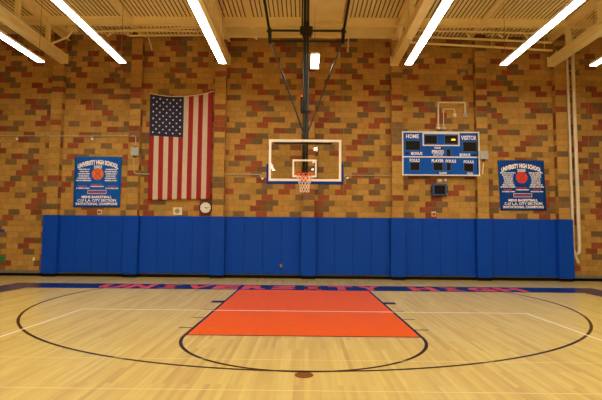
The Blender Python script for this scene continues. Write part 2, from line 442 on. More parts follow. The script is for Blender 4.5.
# ------------------------------------------------------------------ steel roof
def ibeam_y(mb, X, y0, y1, z0, z1, w, t=.02, mat='cream'):
    mb.box(X-w/2, X+w/2, y0, y1, z0, z0+t, mat); mb.box(X-w/2, X+w/2, y0, y1, z1-t, z1, mat); mb.box(X-.012, X+.012, y0, y1, z0+t, z1-t, mat)
def ibeam_x(mb, Y, x0, x1, z0, z1, w, t=.02, mat='cream'):
    mb.box(x0, x1, Y-w/2, Y+w/2, z0, z0+t, mat); mb.box(x0, x1, Y-w/2, Y+w/2, z1-t, z1, mat); mb.box(x0, x1, Y-.012, Y+.012, z0+t, z1-t, mat)
GX = [atY(59.5, 64, PIL-.3).x, atY(225, 62, PIL-.3).x, atY(393, 62, PIL-.3).x+.1, atY(556, 64, PIL-.3).x]
glab = ['over the far left pilaster', 'over the pilaster beside the flag', 'over the pilaster left of the scoreboard', 'over the far right pilaster by the white pipes']
CB, CT = 7.59, 7.88
for i, X in enumerate(GX):
    root = thing('roof_truss', 'cream painted steel truss running out from the wall '+glab[i], 'truss', (X, PIL, CB), 'roof trusses'); root['kind'] = 'structure'
    m_ = MB(); ibeam_y(m_, X, YB, PIL, CB, CT, .27, .025); m_.box(X-.15, X+.15, PIL-.02, PIL, CB-.02, CT+.05, 'cream'); m_.build('bottom_chord', root)
    m_ = MB(); ibeam_y(m_, X, YB, WALL, DECK-.25, DECK, .2); m_.build('top_chord', root)
    for Y in (2.1, .45, -1.3):
        m_ = MB().box(X-.07, X+.07, Y-.05, Y+.05, CT, DECK-.25, 'cream'); m_.box(X-.11, X+.11, Y-.08, Y+.08, CT, CT+.02, 'cream'); m_.build('post', root)
    s = 1 if X < 0 else -1
    if X > -5: continue
    m_ = MB().tube([(X+s*.1, 2.2, CT+.03), (X+s*.5, 2.4, DECK-.55), (X+s*.62, 2.5, DECK-.28)], .035, 'cream', 8); m_.box(X+s*.45, X+s*.8, 2.42, 2.58, DECK-.30, DECK-.13, 'cream', .03); m_.build('knee_brace', root)
# transverse beam and the nearer channel behind the hoop
m_ = MB(); ibeam_x(m_, 2.05, XL, XR, DECK-.27, DECK, .16); o = struct(m_, 'roof_beam', label='cream steel beam crossing the whole ceiling just before the wall', category='beam')
m_ = MB(); bx0, bx1 = atY(216, 30, 2.65).x, atY(402, 32, 2.65).x
m_.box(bx0, bx1, 2.62, 2.65, 8.38, 8.72, 'cream'); m_.box(bx0, bx1, 2.50, 2.66, 8.34, 8.38, 'cream'); m_.box(bx0, bx1, 2.56, 2.66, 8.72, 8.755, 'cream')
struct(m_, 'roof_beam', label='short cream steel channel beam behind the hoop mast, between two trusses', category='beam')
for px, py, nm in ((136, 25, 'left of the flag'), (253, 23, 'left of the hoop mast'), (345, 22, 'right of the hoop mast'), (477, 35, 'above the scoreboard')):
    X = atY(px, py, 2.6).x
    m_ = MB().box(X-.06, X+.06, YB, WALL, DECK-.1, DECK, 'cream'); m_.box(X-.09, X+.09, YB, WALL, DECK-.115, DECK-.1, 'cream')
    struct(m_, 'roof_purlin', label='narrow cream purlin under the ceiling deck, '+nm, category='purlin')
X0, X1 = atY(311, 12, 1.9).x, atY(342, 12, 1.9).x
struct(MB().box(X0, X1, -8, 1.95, DECK-.14, DECK-.11, 'cream'), 'ceiling_panel', label='plain cream panel in the ceiling right of the hoop mast', category='panel')

# pipes under the deck beside the wall
def pxpts(pts, Y): return [atY(a, b_, Y) for a, b_ in pts]
def arcify(pts, r=.12):
    pts = [Vector(p) for p in pts]; out_ = [pts[0]]
    for i in range(1, len(pts)-1):
        a = (pts[i-1]-pts[i]); c = (pts[i+1]-pts[i]); rr = min(r, a.length*.45, c.length*.45)
        a.normalize(); c.normalize()
        p0 = pts[i]+a*rr; p1 = pts[i]+c*rr
        for k in range(6):
            t = k/5; out_.append(p0*(1-t)**2+pts[i]*2*t*(1-t)+p1*t*t)
    out_.append(pts[-1]); return out_
def pipe(name, pts, r, mat, label, cat, group=None, rr=.12, n=10):
    kw = dict(label=label, category=cat)
    if group: kw['group'] = group
    mb = MB().tube(arcify(pts, rr), r, mat, n)
    if name == 'overhead_pipe':
        p0, p1 = Vector(pts[-2]), Vector(pts[-1])
        for k in (.2, .6, .95):
            q = p0.lerp(p1, k); mb.tube([q, (q.x, q.y, DECK-.002)], .012, mat, 6)
    return mb.build(name, **kw)
G = 'overhead pipes along the wall'
pipe('overhead_pipe', [atY(96, 31.5, 2.45), atY(214, 26.8, 2.45)], .036, 'cream', 'topmost cream pipe high on the wall above the flag', 'pipe', G)
pipe('overhead_pipe', [atY(107, 36, 2.95), atY(116, 31, 2.95), atY(214, 30.8, 2.95)], .036, 'cream', 'middle cream pipe high on the wall above the flag', 'pipe', G)
pipe('overhead_pipe', [atY(125, 33, 3.08), atY(129, 35.6, 3.08), atY(220, 35, 3.08)], .036, 'cream', 'lowest cream pipe high on the wall above the flag', 'pipe', G)
pipe('overhead_pipe', [atY(412, 30, 2.45), atY(548, 33.6, 2.45)], .034, 'cream', 'topmost cream pipe high on the wall above the scoreboard', 'pipe', G)
pipe('overhead_pipe', [atY(405, 36, 2.95), atY(552, 42.5, 2.95)], .042, 'cream', 'middle cream pipe high on the wall above the scoreboard', 'pipe', G)
pipe('overhead_pipe', [atY(402, 42, 3.08), atY(552, 50.5, 3.08)], .042, 'cream', 'lowest cream pipe high on the wall above the scoreboard', 'pipe', G)
# ducts and struts crowding over the right pipes
for (a, b_, nm) in (((101, 25), (107, 35), 'first'), ((114, 24), (109, 35), 'second'), ((462, 28), (470, 37), 'third'), ((492, 28), (503, 38), 'fourth'), ((512, 27), (506, 40), 'fifth'), ((522, 30), (530, 42), 'sixth')):
    top = atY(*a, 2.72); MB().tube([(top.x, 2.72, DECK-.002), top, atY(*b_, 2.72)], .03, 'cream', 8).build('pipe_strut', label='short slanting cream strut, %s from the left among the overhead pipes' % nm, category='strut', group='struts among the overhead pipes')
for a, b_, nm in (((148, 35.5), (152, 50), 'left of the flag'), ((348.5, 38), (347.8, 52), 'right of the hoop mast'), ((556.5, 50), (554, 61), 'near the far right truss')):
    MB().tube([atY(*a, 3.0), atY(*b_, 3.0)], .022, 'pipe', 8).build('hanging_rod', label='short white rod hanging from the roof steel '+nm, category='rod', group='short hanging rods')
# hairline cables down the wall
for (x_, y0, y1, nm) in ((92, 40, 216-78, 'above the 2002 banner'), (343, 52, 216, 'right of the basket'), (588, 70, 214, 'right of the white pipes')):
    MB().tube([atY(x_, y0, WALL-.02), atY(x_+1, y1, WALL-.02)], .006, 'plate', 6).build('wall_cable', label='thin pale cable running down the brick '+nm, category='cable', group='thin wall cables')

# ------------------------------------------------------------------ lights
LY, LZ = 1.06, 6.82
def row(px, lab, y_end=-28.0):
    d = LY; P = atY(px, 64, LY); X = P.x
    t = thing('pendant_light', lab, 'light', (X, LY, LZ), 'long pendant lights')
    MB().box(X-.105, X+.105, y_end, LY, LZ, LZ+.012, 'lamp').build('lens', t)
    MB().box(X-.08, X+.08, y_end+.05, LY-.05, LZ+.086, LZ+.092, 'ceiling_fill').build('ceiling_fill_strip', t)  # unseen emissive strip added on the housing top to brighten the ceiling
    m_ = MB().box(X-.11, X+.11, y_end, LY+.01, LZ+.013, LZ+.085, 'white_frame', .008); m_.build('housing', t)
    y = LY-.12
    first = MB().tube([(X, y, LZ+.08), (X, y, DECK)], .007, 'plate', 6).build('suspension_cable', t)
    for k in range(1, 8): dup_part(first, (0, -3.4*k, 0))
    return t
row(41, 'long white pendant light tube at the far left edge')
row(122.5, 'long white pendant light tube over the 2002 banner')
row(222.5, 'long white pendant light tube over the right edge of the flag')
row(408.5, 'long white pendant light tube left of the scoreboard')
row(503.5, 'long white pendant light tube over the right side of the scoreboard')
row(593, 'long white pendant light tube at the far right edge')
cx_ = atY(314.5, 69, LY).x
t = thing('short_pendant_light', 'short white pendant light hanging right of the hoop mast', 'light', (cx_, LY, LZ), 'short pendant lights'); LS = LZ-.13
MB().box(cx_-.115, cx_+.115, LY-1.1, LY, LS-.012, LS, 'lamp').build('lens', t)
MB().box(cx_-.12, cx_+.12, LY-1.11, LY+.01, LS, LS+.06, 'white_frame', .008).build('housing', t)
MB().tube([(cx_, LY-.1, LS+.06), (cx_, LY-.1, DECK)], .008, 'plate', 6).build('suspension_cable', t)
for y_, nm in ((-17.2, 'nearest of the three'), (-22.0, 'middle of the three'), (-26.0, 'farthest of the three')):
    dup(t, (.38, y_-LY+.6, 0), 'short white pendant light reflected in the glass backboard, %s' % nm)

# ------------------------------------------------------------------ basketball hoop
GY = -1.22
hoop = thing('basketball_hoop', 'ceiling mounted basketball hoop with glass backboard and black steel mast', 'basketball hoop', (0, -1.0, DECK))
BX0, BX1 = atY(268.7, 160, GY).x, atY(341.3, 160, GY).x
BZ1, BZ0 = atY(305, 139.6, GY).z, atY(305, 181.3, GY).z
BC = (BX0+BX1)/2
MB().box(BX0+.03, BX1-.03, GY, GY+.012, BZ0+.03, BZ1-.03, 'glass').build('backboard_glass', hoop)
t_ = .062
m_ = MB()
m_.box(BX0, BX1, GY-.012, GY+.03, BZ1-t_, BZ1, 'white_frame'); m_.box(BX0, BX1, GY-.012, GY+.03, BZ0, BZ0+t_, 'white_frame')
m_.box(BX0, BX0+t_, GY-.012, GY+.03, BZ0+t_, BZ1-t_, 'white_frame'); m_.box(BX1-t_, BX1, GY-.012, GY+.03, BZ0+t_, BZ1-t_, 'white_frame')
m_.build('backboard_frame', hoop)
sx0, sx1 = atY(292.4, 165, GY).x, atY(316.8, 165, GY).x; sz1, sz0 = atY(304, 159.5, GY).z, atY(304, 177.2, GY).z; w = .045
m_ = MB()
for a in ((sx0, sx1, sz1-w, sz1), (sx0, sx1, sz0, sz0+w), (sx0, sx0+w, sz0+w, sz1-w), (sx1-w, sx1, sz0+w, sz1-w)):
    m_.box(a[0], a[1], GY-.003, GY-.0005, a[2], a[3], 'white_frame')
m_.build('shooter_square', hoop)
m_ = MB()
pz = atY(305, 164, GY).z; PW = .055
m_.box(BX0-PW, BX1+PW, GY-.025, GY+.04, BZ0-.075, BZ0-.001, 'blue_foam', .008)
m_.box(BX0-PW, BX0-.001, GY-.025, GY+.04, BZ0-.001, pz, 'blue_foam', .008); m_.box(BX1+.001, BX1+PW, GY-.025, GY+.04, BZ0-.001, pz, 'blue_foam', .008)
m_.build('edge_padding', hoop)
# rim
RX = atY(304.6, 173, -1.6).x; RZ = atY(304.6, 174.6, -1.6).z; RC = Vector((RX, -1.6-.0, RZ)); RR = .235
ring = [RC+Vector((RR*math.cos(2*math.pi*k/48), RR*math.sin(2*math.pi*k/48), 0)) for k in range(48)]
m_ = MB().tube(ring, .014, 'rim', 8, closed=True)
rim = m_.build('rim', hoop)
m_ = MB().box(RX-.09, RX+.09, GY-.022, GY-.013, RZ-.16, RZ+.02, 'rim'); m_.box(RX-.07, RX+.07, GY-.16, GY-.02, RZ-.012, RZ+.004, 'rim')
m_.box(RX-.075, RX+.075, GY-.11, GY-.02, RZ-.12, RZ-.012, 'rim')
for s in (-1, 1): m_.tube([(RX+s*.06, GY-.02, RZ-.10), (RX+s*.17, GY-.23, RZ-.012)], .009, 'rim', 6)
m_.build('rim_bracket', rim)
# net: diamond mesh of cord
m_ = MB(); NN = 11; rows_ = 6; H = .43
def netp(i, j):
    tt = j/rows_; r = RR*(1-tt)+.115*tt if tt < .7 else None
    r = RR-.008-(RR-.008-.118)*min(1, tt*1.5)**.8
    a = 2*math.pi*(i+.5*(j % 2))/NN
    return RC+Vector((r*math.cos(a), r*math.sin(a), -.01-H*tt))
for j in range(rows_):
    for i in range(NN):
        a = netp(i, j)
        for q in ((netp(i, j+1), netp(i-1, j+1)) if j % 2 == 0 else (netp(i, j+1), netp(i+1, j+1))):
            m_.tube([a, q], .0055, 'net', 5, cap=False)
m_.build('net', hoop)
# mast and frame behind the glass
MX = .015; MY = -1.0
m_ = MB().tube([(MX-.036, MY, BZ0+.05), (MX-.036, MY, DECK)], .042, 'black_steel', 12); m_.build('mast', hoop)
m_ = MB().tube([(MX+.044, MY, BZ0+.05), (MX+.044, MY, DECK)], .034, 'greensteel', 12); m_.build('mast', hoop)
MB().tube([(MX-.11, MY-.03, 6.9), (MX-.11, MY-.03, DECK)], .022, 'black_steel', 8).build('lift_rod', hoop)
zb = atY(304, 143.6, GY+.06).z
m_ = MB().box(atY(274, 143, GY+.06).x, atY(332, 143, GY+.06).x, GY+.035, GY+.08, zb-.022, zb+.022, 'black_steel')
m_.box(MX-.08, MX+.08, GY+.035, MY-.03, zb-.04, zb+.04, 'black_steel'); m_.build('board_mount', hoop)
m_ = MB(); m_.box(MX-.08, MX+.08, GY+.035, MY-.03, BZ0+.05, BZ0+.2, 'black_steel')
m_.build('board_mount', hoop)
za, zc = atY(304, 30.7, MY).z, atY(304, 41.3, MY).z
xa0, xa1 = atY(269.5, 31, MY).x, atY(343.5, 31, MY).x
MB().tube([(xa0, MY, za), (xa1, MY, za)], .03, 'black_steel').build('cross_bar', hoop)
MB().tube([(xa0+.03, MY, zc), (xa1-.05, MY, zc)], .03, 'black_steel').build('cross_bar', hoop)
m_ = MB().box(MX-.17, MX+.17, MY-.07, MY+.07, za-.09, za+.1, 'black_steel', .015); m_.box(MX-.08, MX+.08, MY-.08, MY+.08, za+.08, za+.24, 'black_steel', .01); m_.box(MX-.11, MX+.14, MY-.08, MY+.08, za-.17, za-.05, 'black_steel', .015)
m_.build('clamp', hoop)
for s, xk in ((-1, xa0), (1, xa1)):
    MB().tube([(xk, MY, za-.03), (xk+s*.31, MY, DECK)], .038, 'black_steel').build('outer_hanger', hoop)
    m_ = MB().tube([(xk+s*.0, MY, za+.06), (xk-s*.02, MY, zc-.06)], .05, 'black_steel'); m_.tube([(xk-.07, MY, za-.02), (xk+.07, MY, za-.02)], .035, 'black_steel'); m_.build('knee_joint', hoop)
    zq = atY(304, 132, MY).z
    MB().tube([(xk-s*.03, MY, zc), (MX+s*.06, MY, zq)], .02, 'greensteel', 8).build('sway_brace', hoop)
    q = Vector((xk-s*.03, MY, zc)).lerp(Vector((MX+s*.06, MY, zq)), .4)
    MB().tube([q+Vector((-s*-.02, 0, .07)), q+Vector((-s*.03, 0, -.07))], .03, 'black_steel', 8).build('brace_collar', hoop)
z1 = atY(304, 112, MY).z
MB().box(MX-.13, MX+.13, MY-.07, MY+.05, z1-.03, z1+.03, 'black_steel', .01).build('clamp', hoop)
m_ = MB().box(MX-.14, MX-.08, MY-.08, MY-.02, z1+.02, z1+.38, 'black_steel', .01); sw = m_.build('safety_catch', hoop)
zr = atY(302, 97, MY).z
MB().tube([(MX-.105, MY-.085, zr), (MX-.105, MY-.11, zr)], .014, 'led', 10).build('indicator_lamp', sw)

# ------------------------------------------------------------------ flag
FY = WALL-.10
corners = dict(tl=atY(150.2, 93.6, FY), tr=atY(213.2, 91.8, FY), bl=atY(147.8, 200.0, FY), br=atY(210.5, 199.0, FY))
def fq(u, v, dy=0.):   # u left->right, v top->bottom
    top = corners['tl'].lerp(corners['tr'], u); bot = corners['bl'].lerp(corners['br'], u); p = top.lerp(bot, v)
    sag = .17*(1-(2*u-1)**2)*(1-v)*.9
    wv = .014*math.sin(u*26+v*3)*(.35+.65*v)+.012*math.sin(u*11+v*5)
    return Vector((p.x, p.y+wv+dy, p.z-sag+.03*math.sin(u*7)*v*(1-v)))
cu_, cv_ = 7/13, .395
m_ = MB(); nu, nv = 13*5, 60
cols_u = [i/nu for i in range(nu+1)]
vrow = sorted(set([i/nv for i in range(nv+1)]+[cv_]))
for i in range(nu):
    st = (i//5)
    for j in range(len(vrow)-1):
        u0, u1, v0, v1 = cols_u[i], cols_u[i+1], vrow[j], vrow[j+1]
        mat = 'navy' if (u1 <= cu_+1e-6 and v1 <= cv_+1e-6) else ('red' if st % 2 == 0 else 'whitecloth')
        m_.add([fq(u0, v0), fq(u1, v0), fq(u1, v1), fq(u0, v1)], [(0, 1, 2, 3)], mat, True)
flag = thing('wall_flag', 'large United States flag hung vertically on the brick wall above the clock', 'flag', (corners['tl'].x, FY, corners['bl'].z))
cl = m_.build('cloth', flag)
# merge the grid so that the cloth is one surface
bm = bmesh.new(); bm.from_mesh(cl.data); bmesh.ops.remove_doubles(bm, verts=bm.verts[:], dist=1e-5); bmesh.ops.recalc_face_normals(bm, faces=bm.faces[:]); orient(bm); bm.to_mesh(cl.data); bm.free()
so = cl.modifiers.new('thickness', 'SOLIDIFY'); so.thickness = .003; so.offset = 1
m_ = MB()
for rr in range(11):
    nst = 5 if rr % 2 == 0 else 4
    v = cv_*(rr+1)/12*1.0
    for c in range(nst):
        u = cu_*((2*c+1)/10 if nst == 5 else (2*c+2)/10)
        c0 = fq(u, v, -.008); pts = []
        for k in range(10):
            r = .040 if k % 2 == 0 else .018; a = math.pi/2+k*math.pi/5
            pts.append((c0.x+r*math.cos(a), c0.y, c0.z+r*math.sin(a)))
        m_.add(pts+[tuple(c0)], [(k, (k+1) % 10, 10) for k in range(10)], 'star')
m_.build('stars', flag)
m_ = MB().tube([fq(-.01+1.02*k/24, 0)+Vector((0, -.004, .012)) for k in range(25)], .016, 'rope', 8); m_.build('header_rope', flag)
for u in (0, 1):
    p = fq(u, 0); MB().tube([p, (p.x, WALL+.0005, p.z+.01)], .02, 'grey', 8).build('hook', flag)

# ------------------------------------------------------------------ banners
def banner(quad, mat, year, ballmat, lab, pos, names, yoff):
    Y = WALL-.032
    P = [atY(x_, y_, Y) for x_, y_ in quad]   # tl tr bl br
    def fn(dy): return lambda u, v: tuple((P[0].lerp(P[1], u)).lerp(P[2].lerp(P[3], u), 1-v)+Vector((0, dy, 0)))
    root = thing('championship_banner', lab, 'banner', (P[2].x, Y, P[2].z), 'blue championship banners')
    f0 = fn(0.); m_ = MB(); N_ = 16
    for i in range(N_):
        for j in range(N_):
            def w_(u, v):
                p = Vector(f0(u, v)); p.y += .004*math.sin(u*9+v*4); return p
            u0, u1, v0, v1 = i/N_, (i+1)/N_, j/N_, (j+1)/N_
            m_.add([w_(u0, v0), w_(u1, v0), w_(u1, v1), w_(u0, v1)], [(0, 1, 2, 3)], mat, True)
    c = m_.build('cloth', root); bm = bmesh.new(); bm.from_mesh(c.data); bmesh.ops.remove_doubles(bm, verts=bm.verts[:], dist=1e-5); bmesh.ops.recalc_face_normals(bm, faces=bm.faces[:]); orient(bm); bm.to_mesh(c.data); bm.free()
    s_ = c.modifiers.new('thickness', 'SOLIDIFY'); s_.thickness = .004; s_.offset = 1
    f = fn(-.012); m_ = MB()
    put_text(m_, 'UNIVERSITY HIGH SCHOOL', .07, .93, .84, .935, f, 'print', .055, .09)
    put_text(m_, year, .41, .59, .765, .825, f, 'print', .03)
    put_text(m_, 'MENS BASKETBALL', .18, .82, .175, .225, f, 'print', .035)
    put_text(m_, 'C.I.F L.A. CITY SECTION', .09, .91, .108, .158, f, 'print', .03)
    put_text(m_, 'INVITATIONAL CHAMPIONS', .06, .94, .04, .092, f, 'print', .03)
    m_.build('lettering', root)
    # rows of small unreadable names
    def strip(m2, u0, u1, vc, h, mt):
        rr = random.Random(int(u0*1000)+int(vc*1000)); u = u0
        while u < u1-.005:
            w = min(rr.uniform(.010, .022), u1-u)
            m2.add([f(u, vc-h/2), f(u+w, vc-h/2), f(u+w, vc+h/2), f(u, vc+h/2)], [(0, 1, 2, 3)], mt)
            u += w+rr.choice((.004, .004, .005, .012))
    m_ = MB()
    for k, (a, b_, c_, d_) in enumerate(names):
        vc = .745-k*yoff
        strip(m_, a, b_, vc, .024, 'print'); strip(m_, c_, d_, vc, .024, 'print')
    for (a, b_, vc, mt) in ((.37, .61, .445, 'printred'), (.36, .64, .408, 'print'), (.06, .34, .372, 'print'), (.68, .95, .372, 'print'), (.10, .28, .41, 'printred'), (.73, .90, .41, 'printred')):
        strip(m_, a, b_, vc, .022, mt)
    strip(m_, .33, .67, .297, .03, 'printred')
    for (a, b_, c_, d_) in ((.30, .70, .262, .270), (.30, .70, .328, .336), (.30, .308, .262, .336), (.692, .70, .262, .336)):
        m_.add([f(a, c_), f(b_, c_), f(b_, d_), f(a, d_)], [(0, 1, 2, 3)], 'print')
    m_.build('small_lettering', root)
    m_ = MB(); cu, cv = .5, .655; ru = .125; rv = .118; g = fn(-.011)
    pts = [g(cu+ru*math.cos(2*math.pi*k/32), cv+rv*math.sin(2*math.pi*k/32)) for k in range(32)]
    m_.add(pts, [list(range(32))], ballmat)
    h = fn(-.014)
    def ln(pts2, wd=.007):
        for (a, b_), (c_, d_) in zip(pts2[:-1], pts2[1:]):
            dx, dy = c_-a, d_-b_; L_ = math.hypot(dx, dy) or 1; nx, ny = -dy/L_*wd/2, dx/L_*wd/2
            m_.add([h(a-nx, b_-ny), h(c_-nx, d_-ny), h(c_+nx, d_+ny), h(a+nx, b_+ny)], [(0, 1, 2, 3)], 'ballline')
    ln([(cu-ru*.7, cv-rv*.7), (cu+ru*.7, cv+rv*.7)]); ln([(cu-ru*.7, cv+rv*.7), (cu+ru*.7, cv-rv*.7)])
    ln([(cu-ru*.15+ru*.45*math.cos(a), cv+rv*.95*math.sin(a)) for a in [-1.2+.24*k for k in range(11)]])
    ln([(cu+ru*.15-ru*.45*math.cos(a), cv+rv*.95*math.sin(a)) for a in [-1.2+.24*k for k in range(11)]])
    m_.build('basketball_emblem', root)
    for u in (.04, .96):
        p = Vector(f0(u, .98)); MB().tube([(p.x, p.y-.010, p.z), (p.x, WALL-.001, p.z)], .012, 'grey', 8).build('eyelet', root)
nl = [(.10, .33, .67, .90), (.12, .31, .65, .92), (.09, .33, .67, .90), (.10, .32, .68, .88), (.07, .35, .66, .90), (.05, .37, .66, .91)]
banner([(75.0, 156.4), (122.0, 156.8), (72.9, 207.2), (120.0, 207.2)], 'banner1', '2002', 'ball', 'blue championship banner for 2002 left of the flag, with orange basketball', 0, nl, .044)
nl = [(.04, .37, .66, .96), (.08, .33, .68, .93), (.10, .32, .70, .92), (.11, .31, .71, .90), (.12, .31, .71, .90), (.10, .31, .70, .90), (.07, .33, .68, .94), (.03, .36, .66, .97)]
banner([(497.4, 160.2), (543.6, 160.4), (500.6, 210.4), (546.6, 210.3)], 'banner2', '2008', 'ballred', 'darker blue championship banner for 2008 right of the scoreboard, with red basketball', 1, nl, .040)

# ------------------------------------------------------------------ scoreboard
SY = WALL-.20
a = atY(402.3, 153, SY).x; b_ = atY(479.4, 154.5, SY).x
zt = atY(441, 131.8, SY).z; zb_ = atY(441, 175.6, SY).z
sb = thing('scoreboard', 'large blue electronic basketball scoreboard on the brick wall, white trim', 'scoreboard', ((a+b_)/2, SY, zb_))
tilt = -.0   # hangs level
W_, H_ = b_-a, zt-zb_
def S(u, v, dy=0.): return (a+u*W_, SY+dy, zt-v*H_)
def sbox(m_, u0, u1, v0, v1, d0, d1, mat, bev=0): m_.box(a+u0*W_, a+u1*W_, SY+d0, SY+d1, zt-v0*H_, zt-v1*H_, mat, bev)
def frame(m_, u0, u1, v0, v1, wu, mat, d0, d1):
    wv = wu*W_/H_
    sbox(m_, u0, u1, v0, v0+wv, d0, d1, mat); sbox(m_, u0, u1, v1-wv, v1, d0, d1, mat); sbox(m_, u0, u0+wu, v0+wv, v1-wv, d0, d1, mat); sbox(m_, u1-wu, u1, v0+wv, v1-wv, d0, d1, mat)
m_ = MB(); sbox(m_, 0, 1, 0, 1, 0, .18, 'board_blue', .01); m_.build('cabinet', sb)
m_ = MB(); frame(m_, -.003, 1.003, -.005, 1.005, .017, 'board_trim', -.012, -.001); sbox(m_, .014, .986, .565, .592, -.009, -.0008, 'board_trim'); frame(m_, .265, .745, .03, .325, .014, 'board_trim', -.011, -.0012); m_.build('white_trim', sb)
def disp(u0, u1, v0, v1, digits=2):
    m_ = MB(); frame(m_, u0-.007, u1+.007, v0-.012, v1+.012, .007, 'bezel', -.007, -.0005); bz = m_.build('digit_display', sb)
    m_ = MB(); sbox(m_, u0, u1, v0, v1, -.004, -.0005, 'board_dark'); m_.build('dark_panel', bz); return bz
disp(.045, .23, .215, .42); disp(.79, .962, .235, .445)
disp(.295, .45, .085, .275); dd = disp(.555, .715, .085, .275)
m_ = MB(); sbox(m_, .64, .69, .165, .192, -.008, -.0042, 'amber'); m_.build('lit_segment', dd)
disp(.575, .625, .40, .56); disp(.105, .22, .71, .88); disp(.405, .52, .71, .88); disp(.575, .625, .71, .88); disp(.80, .915, .725, .895)
disp(.325, .345, .35, .385); disp(.505, .525, .36, .395)
sbp = MB(); sbox(sbp, .455, .54, .06, .30, -.006, -.0005, 'board_blue'); sbp.build('centre_strip', sb)
m_ = MB(); f = lambda u, v: S(u, 1-v, -.006)
def tx(s, u0, u1, v0, v1): put_text(m_, s, u0, u1, 1-v1, 1-v0, f, 'print', .026)
tx('HOME', .05, .215, .06, .155); tx('VISITOR', .765, .968, .085, .185); tx('BONUS', .115, .26, .465, .535); tx('BONUS', .745, .88, .49, .56)
tx('POSS', .42, .505, .345, .395); tx('PERIOD', .385, .54, .42, .505); tx('QUARTER', .40, .53, .52, .55)
tx('FOULS', .095, .225, .62, .695); tx('PLAYER', .38, .535, .63, .70); tx('FOULS', .56, .695, .635, .705); tx('FOULS', .795, .925, .65, .715)
tx('GAME', .475, .575, .915, .965); tx('WON', .835, .91, .925, .975)
m_.build('lettering', sb)
for u0, v in ((.04, .50), (.91, .535)):
    m_ = MB(); sbox(m_, u0, u0+.045, v-.018, v+.018, -.004, -.0005, 'board_dark'); m_.build('bonus_lamp', sb)
# conduits over the scoreboard
CY = WALL-.05
pipe('conduit', [atY(438.2, 126, CY), atY(438.2, 102.4, CY), atY(465, 102.6, CY), atY(465.2, 113, CY)], .032, 'pipe', 'thicker cream conduit looping up above the scoreboard', 'conduit', 'conduits above the scoreboard', .03)
pipe('conduit', [atY(443.6, 126, CY), atY(443.4, 109, CY), atY(454.6, 109, CY), atY(454.8, 113, CY)], .016, 'pipe', 'thinner cream conduit looping inside the thicker one above the scoreboard', 'conduit', 'conduits above the scoreboard', .03)
def boxat(name, px, py, w, h, d, mat, label, cat, group=None, bev=.008, Y=None, kids=()):
    Y = Y or WALL
    p = atY(px, py, Y-d); kw = dict(label=label, category=cat)
    if group: kw['group'] = group
    return MB().box(p.x-w/2, p.x+w/2, Y-d, Y-.001, p.z-h/2, p.z+h/2, mat, bev).build(name, **kw)
GB = 'small boxes ending the scoreboard conduits'
boxat('junction_box', 465.3, 115.3, .12, .13, .09, 'grey', 'small grey box ending the thicker conduit above the scoreboard', 'electrical box', GB)
boxat('junction_box', 455, 115, .10, .13, .09, 'beige', 'small beige box ending the thinner conduit above the scoreboard', 'electrical box', GB)
boxat('junction_box', 438.5, 128, .13, .1, .1, 'pipe', 'small cream box on top of the scoreboard at the thicker conduit', 'electrical box', GB)
boxat('junction_box', 444.4, 128, .12, .09, .1, 'grey', 'small grey box on top of the scoreboard at the thinner conduit', 'electrical box', GB)
boxat('junction_box', 440.2, 180.3, .13, .1, .1, 'beige', 'small beige box between the scoreboard and the little display below', 'electrical box')
p = atY(445.6, 180, WALL-.08); m_ = MB().disc((p.x, p.z), .055, WALL-.08, WALL+.0005, 'grey'); m_.disc((p.x, p.z), .03, WALL-.09, WALL-.079, 'print'); m_.build('round_fitting', label='small round pale fitting just below the scoreboard', category='fitting')
# little display under the scoreboard
p0, p1 = atY(432.4, 183.6, WALL-.16), atY(447.6, 195.8, WALL-.16)
sc = thing('small_display', 'small blue framed dark display mounted below the scoreboard', 'display', ((p0.x+p1.x)/2, WALL, p1.z))
MB().box(p0.x, p1.x, WALL-.14, WALL-.03, p1.z, p0.z, 'bluebar', .012).build('case', sc)
m_ = MB(); w = .06; zz0, zz1 = p1.z, p0.z
m_.box(p0.x+.03, p1.x-.03, WALL-.155, WALL-.141, zz1-w, zz1-.02, 'bezel'); m_.box(p0.x+.03, p1.x-.03, WALL-.155, WALL-.141, zz0+.03, zz0+w, 'bezel')
m_.box(p0.x+.03, p0.x+.03+.04, WALL-.155, WALL-.141, zz0+w, zz1-w, 'bezel'); m_.box(p1.x-.07, p1.x-.03, WALL-.155, WALL-.141, zz0+w, zz1-w, 'bezel'); m_.build('bezel', sc)
MB().box(p0.x+.07, p1.x-.07, WALL-.150, WALL-.141, zz0+w, zz1-w, 'board_dark').build('screen', sc)
for s in (-1, 1):
    X = p0.x-.015 if s < 0 else p1.x+.015
    MB().box(X-.012, X+.012, WALL-.12, WALL+.0005, zz0+.1, zz1-.06, 'dark').build('side_bracket', sc)
MB().box((p0.x+p1.x)/2-.12, (p0.x+p1.x)/2+.12, WALL-.031, WALL+.0005, zz0+.1, zz1-.1, 'dark').build('rear_bracket', sc)
# box right of scoreboard
t = thing('electrical_box', 'grey square electrical box at the right edge of the scoreboard', 'electrical box', tuple(atY(483.6, 155, PIL-.12)))
p = atY(484.6, 154.8, PIL-.12); MB().box(p.x-.14, p.x+.14, PIL-.12, PIL+.0005, p.z-.15, p.z+.15, 'grey', .01).build('case', t)
MB().box(p.x-.05, p.x+.03, PIL-.10, PIL-.02, p.z-.21, p.z-.151, 'dark').build('connector', t)
pipe('power_cable', [atY(483.4, 163, PIL-.03), atY(483, 168, PIL-.03), atY(482.6, 174, PIL-.03)], .018, 'beige', 'short pale cable hanging below the grey box beside the scoreboard', 'cable')

# long conduits on the wall
KY = WALL-.03
def conduit(pts, label, r=.017, Y=KY): return pipe('wall_conduit', [atY(x_, y_, Y) for x_, y_ in pts], r, 'conduit', label, 'conduit', 'thin conduits along the brick wall', .1, 8)
PY_ = PIL-.03
conduit([(-12, 135.6), (45, 136.0)], 'thin grey conduit at the far left, left of the first pilaster')
